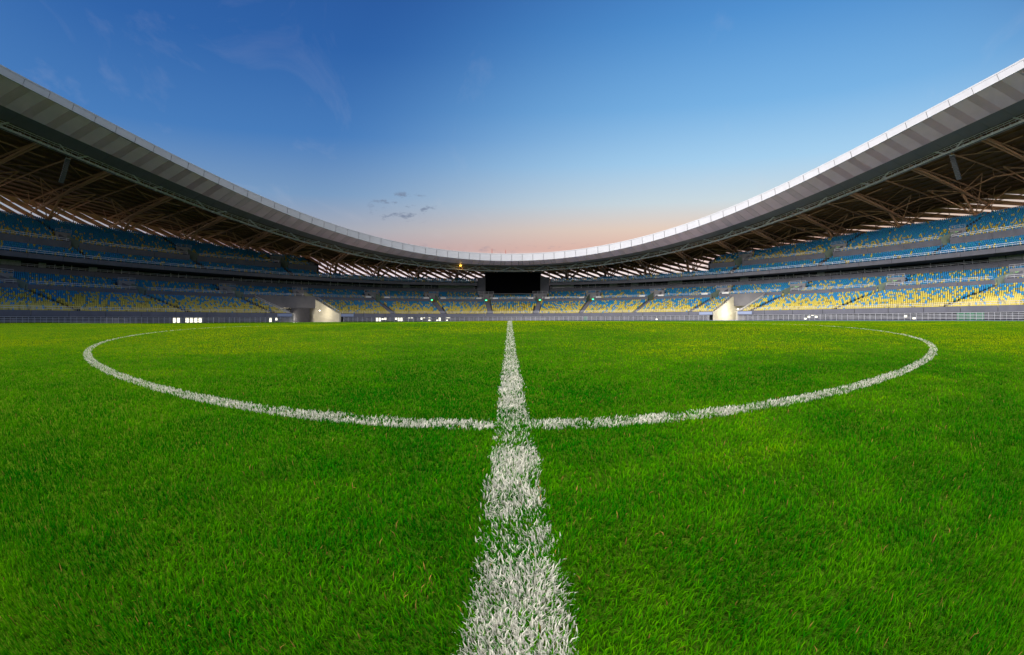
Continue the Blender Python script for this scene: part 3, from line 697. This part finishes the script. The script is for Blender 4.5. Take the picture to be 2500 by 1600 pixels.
for t in arclen(7.25, -89, 89, 1.55): share('post', pm, P(t, 7.25, zc(t)-.02), rotz(t), cw)
for t in CT:
    if abs(t) > 90: continue
    for s in (-1, 1):
        d = 2.6/mpd(t, 7)
        v, f = tube_g(P(t+s*d*.5, 7.3, zc(t+s*d*.5)), P(t+s*d*1.6, 7.0, zbot(t+s*d*1.6)+.1), .15, 6); ob('hanger', v, f, 'grey_steel', cw)
fv, ff = join([box_g(-.22, .22, -.16, .10, -.14, .14), tube_g((0, -.16, 0), (0, -.22, -.02), .20, 8, .23), box_g(-.28, -.23, -.05, .05, -.05, .32), box_g(.23, .28, -.05, .05, -.05, .32)])
fm = mesh('floodlight', fv, ff, 'rail')
q = 0
for t in arclen(7.0, -88, 88, 2.5):
    if abs(t) < 14: continue
    o = share('floodlight', fm, P(t, 6.9, zc(t)-.16), rotz(t)); o.rotation_euler = (R(random.uniform(-8, 12)), 0, rotz(t)+random.uniform(-.25, .25))
    tag(o, 'small unlit floodlight on the roof catwalk, %s from the left' % ORD[q], 'floodlight', 'floodlights on the roof catwalk'); q += 1
for t, nm in ((-75.3, 'left'), (75.0, 'right')):
    r = root('speaker_array', 'curved hanging column of dark loudspeakers under the %s roof' % nm, 'speaker', P(t, 9, zbot(t)-5.5))
    y = 0; z = zbot(t)-1.3
    v, f = local_box(t, 9, (-.65, .65), (-.4, .4), (z+.02, z+.14)); ob('bumper_frame', v, f, 'grey_steel', r)
    for s in (-.5, .5):
        v, f = tube_g(local_pt(t, 9, s, 0, z+.1), local_pt(t, 9, s, 0, zbot(t)+.2), .03, 5); ob('cable', v, f, 'grey_steel', r)
    for k in range(12):
        an = R(2+2.6*k); h = .33
        bx = box_g(-.6, .6, -.38, .38, -h+.02, 0)
        v = [local_pt(t, 9, p[0], y+p[1]*math.cos(an)-p[2]*math.sin(an), z+p[1]*math.sin(an)+p[2]*math.cos(an)) for p in bx[0]]
        ob('speaker_cabinet', v, bx[1], 'speaker', r)
        bx = box_g(-.64, -.601, -.30, .30, -h*.8, -h*.2)
        v = [local_pt(t, 9, p[0], y+p[1]*math.cos(an)-p[2]*math.sin(an), z+p[1]*math.sin(an)+p[2]*math.cos(an)) for p in bx[0]]
        ob('side_plate', v, bx[1], 'rail', r)
        z -= h*math.cos(an); y += h*math.sin(an)*1.0
lamp('soffit_lamp', P(-11.2, 6.0, zbot(-11)-.1), 'amber_lit', .34, 12, (1, .55, .1), 'glowing amber lamp under the far roof edge')
for k, (x, hgt) in enumerate(((-7.1, 25.6), (-2.2, 25.1))):
    r = root('mast', 'thin red mast behind the far roof, %s of two' % ('taller left' if k == 0 else 'shorter right'), 'mast', (x, 149, 17))
    v, f = tube_g((x, 149, 17), (x, 149, hgt+EYE), .10, 6, .05); ob('pole', v, f, 'mast', r)
    for j in range(3):
        v, f = box_g(x-.16, x+.16, 148.9, 149.1, hgt-1.2+j*.45, hgt-1.0+j*.45); ob('aerial', v, f, 'mast', r)

# ------------------------------------------------------------------ grass blades, and the white lines painted on them
CX, CY, RC = -.054, 1.375+9.09, 9.15
def vnoise(x, y, sc, seed):
    r = np.random.default_rng(seed).random((256, 256)); x = x*sc+1000.3; y = y*sc+1000.7
    xi = np.floor(x).astype(int); yi = np.floor(y).astype(int); fx = x-xi; fy = y-yi; fx = fx*fx*(3-2*fx); fy = fy*fy*(3-2*fy)
    a = r[xi & 255, yi & 255]; b = r[(xi+1) & 255, yi & 255]; c = r[xi & 255, (yi+1) & 255]; d = r[(xi+1) & 255, (yi+1) & 255]
    return (a*(1-fx)+b*fx)*(1-fy)+(c*(1-fx)+d*fx)*fy
def fbm(x, y, sc, seed): return .5*vnoise(x, y, sc, seed)+.3*vnoise(x, y, sc*2.1, seed+1)+.2*vnoise(x, y, sc*4.3, seed+2)
dd = np.concatenate([np.linspace(.2, 3, 600), np.linspace(3, 60, 3000)[1:]])
rho = 1.35e5/(1+(dd/.52)**1.95)
cdf = np.concatenate([[0], np.cumsum((rho*dd)[1:]*np.diff(dd))]); AZR = R(108)
def scatter(n):
    d = np.interp(rng.random(n)*cdf[-1], cdf, dd); a = rng.uniform(-AZR, AZR, n); return d*np.sin(a), d*np.cos(a), d
def line_mask(x, y, j=.006):
    jx = rng.normal(0, j, len(x)); e = (fbm(x, y, 9, 40)-.5)*.02
    hl = np.abs(x+jx-(.0076-.0059*y)) < .054+e
    cc = np.abs(np.hypot(x-CX, y-CY)+jx-RC) < .056+e
    return hl, cc & ~hl
def blades(name, x, y, d, colr, root_col, hgt, wid, k=None):
    n = len(x); z = height(x, y)
    lean_dir = fbm(x, y, 4.5, 11)*2*math.pi*2.2+rng.normal(0, 1.2, n); face = rng.uniform(0, 2*math.pi, n)
    lean = np.clip(rng.normal(.62, .33, n), .05, 1.4)
    lx, ly = np.cos(lean_dir), np.sin(lean_dir); wx, wy = np.cos(face)*wid/2, np.sin(face)*wid/2
    V = np.empty((n, 5, 3), np.float32)
    V[:, 0] = np.stack([x-wx, y-wy, z-.004], 1); V[:, 1] = np.stack([x+wx, y+wy, z-.004], 1)
    h1, s1 = hgt*.55*np.cos(lean*.6), hgt*.55*np.sin(lean*.6)
    mx, my, mz = x+lx*s1, y+ly*s1, z+h1
    V[:, 2] = np.stack([mx+wx*.85, my+wy*.85, mz], 1); V[:, 3] = np.stack([mx-wx*.85, my-wy*.85, mz], 1)
    h2, s2 = hgt*.45*np.cos(lean*1.5), hgt*.45*np.sin(lean*1.5)
    V[:, 4] = np.stack([mx+lx*s2, my+ly*s2, mz+h2], 1)
    base = 5*np.arange(n)[:, None]
    loops = (base+np.array([0, 1, 2, 3, 3, 2, 4])[None, :]).ravel(); starts = (7*np.arange(n)[:, None]+np.array([0, 4])[None, :]).ravel()
    me = big_mesh(name, V.reshape(-1, 3), loops, starts, [GM])
    at = me.color_attributes.new('col', 'FLOAT_COLOR', 'POINT')
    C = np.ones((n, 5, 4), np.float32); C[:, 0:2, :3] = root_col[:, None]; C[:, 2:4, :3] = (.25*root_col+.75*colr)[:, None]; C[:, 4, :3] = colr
    at.data.foreach_set('color', C.ravel())
    return link(bpy.data.objects.new(name, me))
GM = bpy.data.materials.new('grass blade'); GM.use_nodes = True; n_, l_ = GM.node_tree.nodes, GM.node_tree.links
pb = n_['Principled BSDF']; pb.inputs['Roughness'].default_value = .55; pb.inputs['Specular IOR Level'].default_value = 0
at = n_.new('ShaderNodeAttribute'); at.attribute_name = 'col'; l_.new(at.outputs['Color'], pb.inputs['Base Color'])
trn = n_.new('ShaderNodeBsdfTranslucent'); l_.new(at.outputs['Color'], trn.inputs['Color']); mx_ = n_.new('ShaderNodeMixShader'); mx_.inputs[0].default_value = .42
l_.new(pb.outputs[0], mx_.inputs[1]); l_.new(trn.outputs[0], mx_.inputs[2]); l_.new(mx_.outputs[0], n_['Material Output'].inputs[0])

NB = int(2*AZR*cdf[-1]); x, y, d = scatter(NB)
hl, cc = line_mask(x, y)
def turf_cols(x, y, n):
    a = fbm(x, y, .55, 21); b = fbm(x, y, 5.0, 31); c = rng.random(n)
    q = np.clip(-.03+.9*(a-.32)+.6*(b-.5)+.42*(c-.5)+.64*sst(.5, 8, np.hypot(x, y)), 0, 1)[:, None]  # last term puts lighting into the colour: dark near camera, bright yellow-green far off
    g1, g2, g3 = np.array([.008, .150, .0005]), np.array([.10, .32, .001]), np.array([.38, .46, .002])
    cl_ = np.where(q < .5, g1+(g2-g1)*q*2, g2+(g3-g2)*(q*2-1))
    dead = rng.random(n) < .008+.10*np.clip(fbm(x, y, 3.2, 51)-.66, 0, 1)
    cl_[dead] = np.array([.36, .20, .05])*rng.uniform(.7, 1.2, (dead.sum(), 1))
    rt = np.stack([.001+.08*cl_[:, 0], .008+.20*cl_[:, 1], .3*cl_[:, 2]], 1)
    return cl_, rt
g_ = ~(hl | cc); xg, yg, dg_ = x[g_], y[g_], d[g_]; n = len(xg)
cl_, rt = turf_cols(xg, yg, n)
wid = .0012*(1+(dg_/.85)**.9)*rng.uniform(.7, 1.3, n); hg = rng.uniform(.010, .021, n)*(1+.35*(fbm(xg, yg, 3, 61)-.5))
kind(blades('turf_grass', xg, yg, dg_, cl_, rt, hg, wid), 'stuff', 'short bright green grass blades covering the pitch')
for name, sel, label in (('halfway_line', hl, 'straight white line painted on the grass up the middle of the picture'),
                         ('centre_circle_line', cc, 'curved white circle line painted on the grass')):
    # painted grass stands denser than the scatter above: sample the strip again
    xs, ys, ds = [x[sel]], [y[sel]], [d[sel]]
    for _ in range(1):
        x2, y2, d2 = scatter(NB); h2, c2_ = line_mask(x2, y2); s2 = h2 if name == 'halfway_line' else c2_
        xs.append(x2[s2]); ys.append(y2[s2]); ds.append(d2[s2])
    xl, yl, dl = map(np.concatenate, (xs, ys, ds)); n = len(xl)
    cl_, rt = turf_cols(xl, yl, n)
    worn = fbm(xl, yl, 6, 71); pw = np.clip((.70+.14*sst(.5, 1.5, dl))-1.5*np.clip(worn-.50, 0, 1)*(2-1.2*sst(.8, 2.5, dl)), .25, .84+.1*sst(1, 4, dl))
    wh = rng.random(n) < pw
    cl_[wh] = np.array([.74, .72, .64])*rng.uniform(.75, 1.1, (wh.sum(), 1)); rt[wh] = .35*cl_[wh]+.65*rt[wh]
    wid = .0014*(1+(dl/.9)**.9)*rng.uniform(.7, 1.4, n); hg = rng.uniform(.009, .018, n)
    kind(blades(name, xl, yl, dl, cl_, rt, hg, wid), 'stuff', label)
print('blades', NB, 'seats', len(seats), 'objects', len(bpy.data.objects))
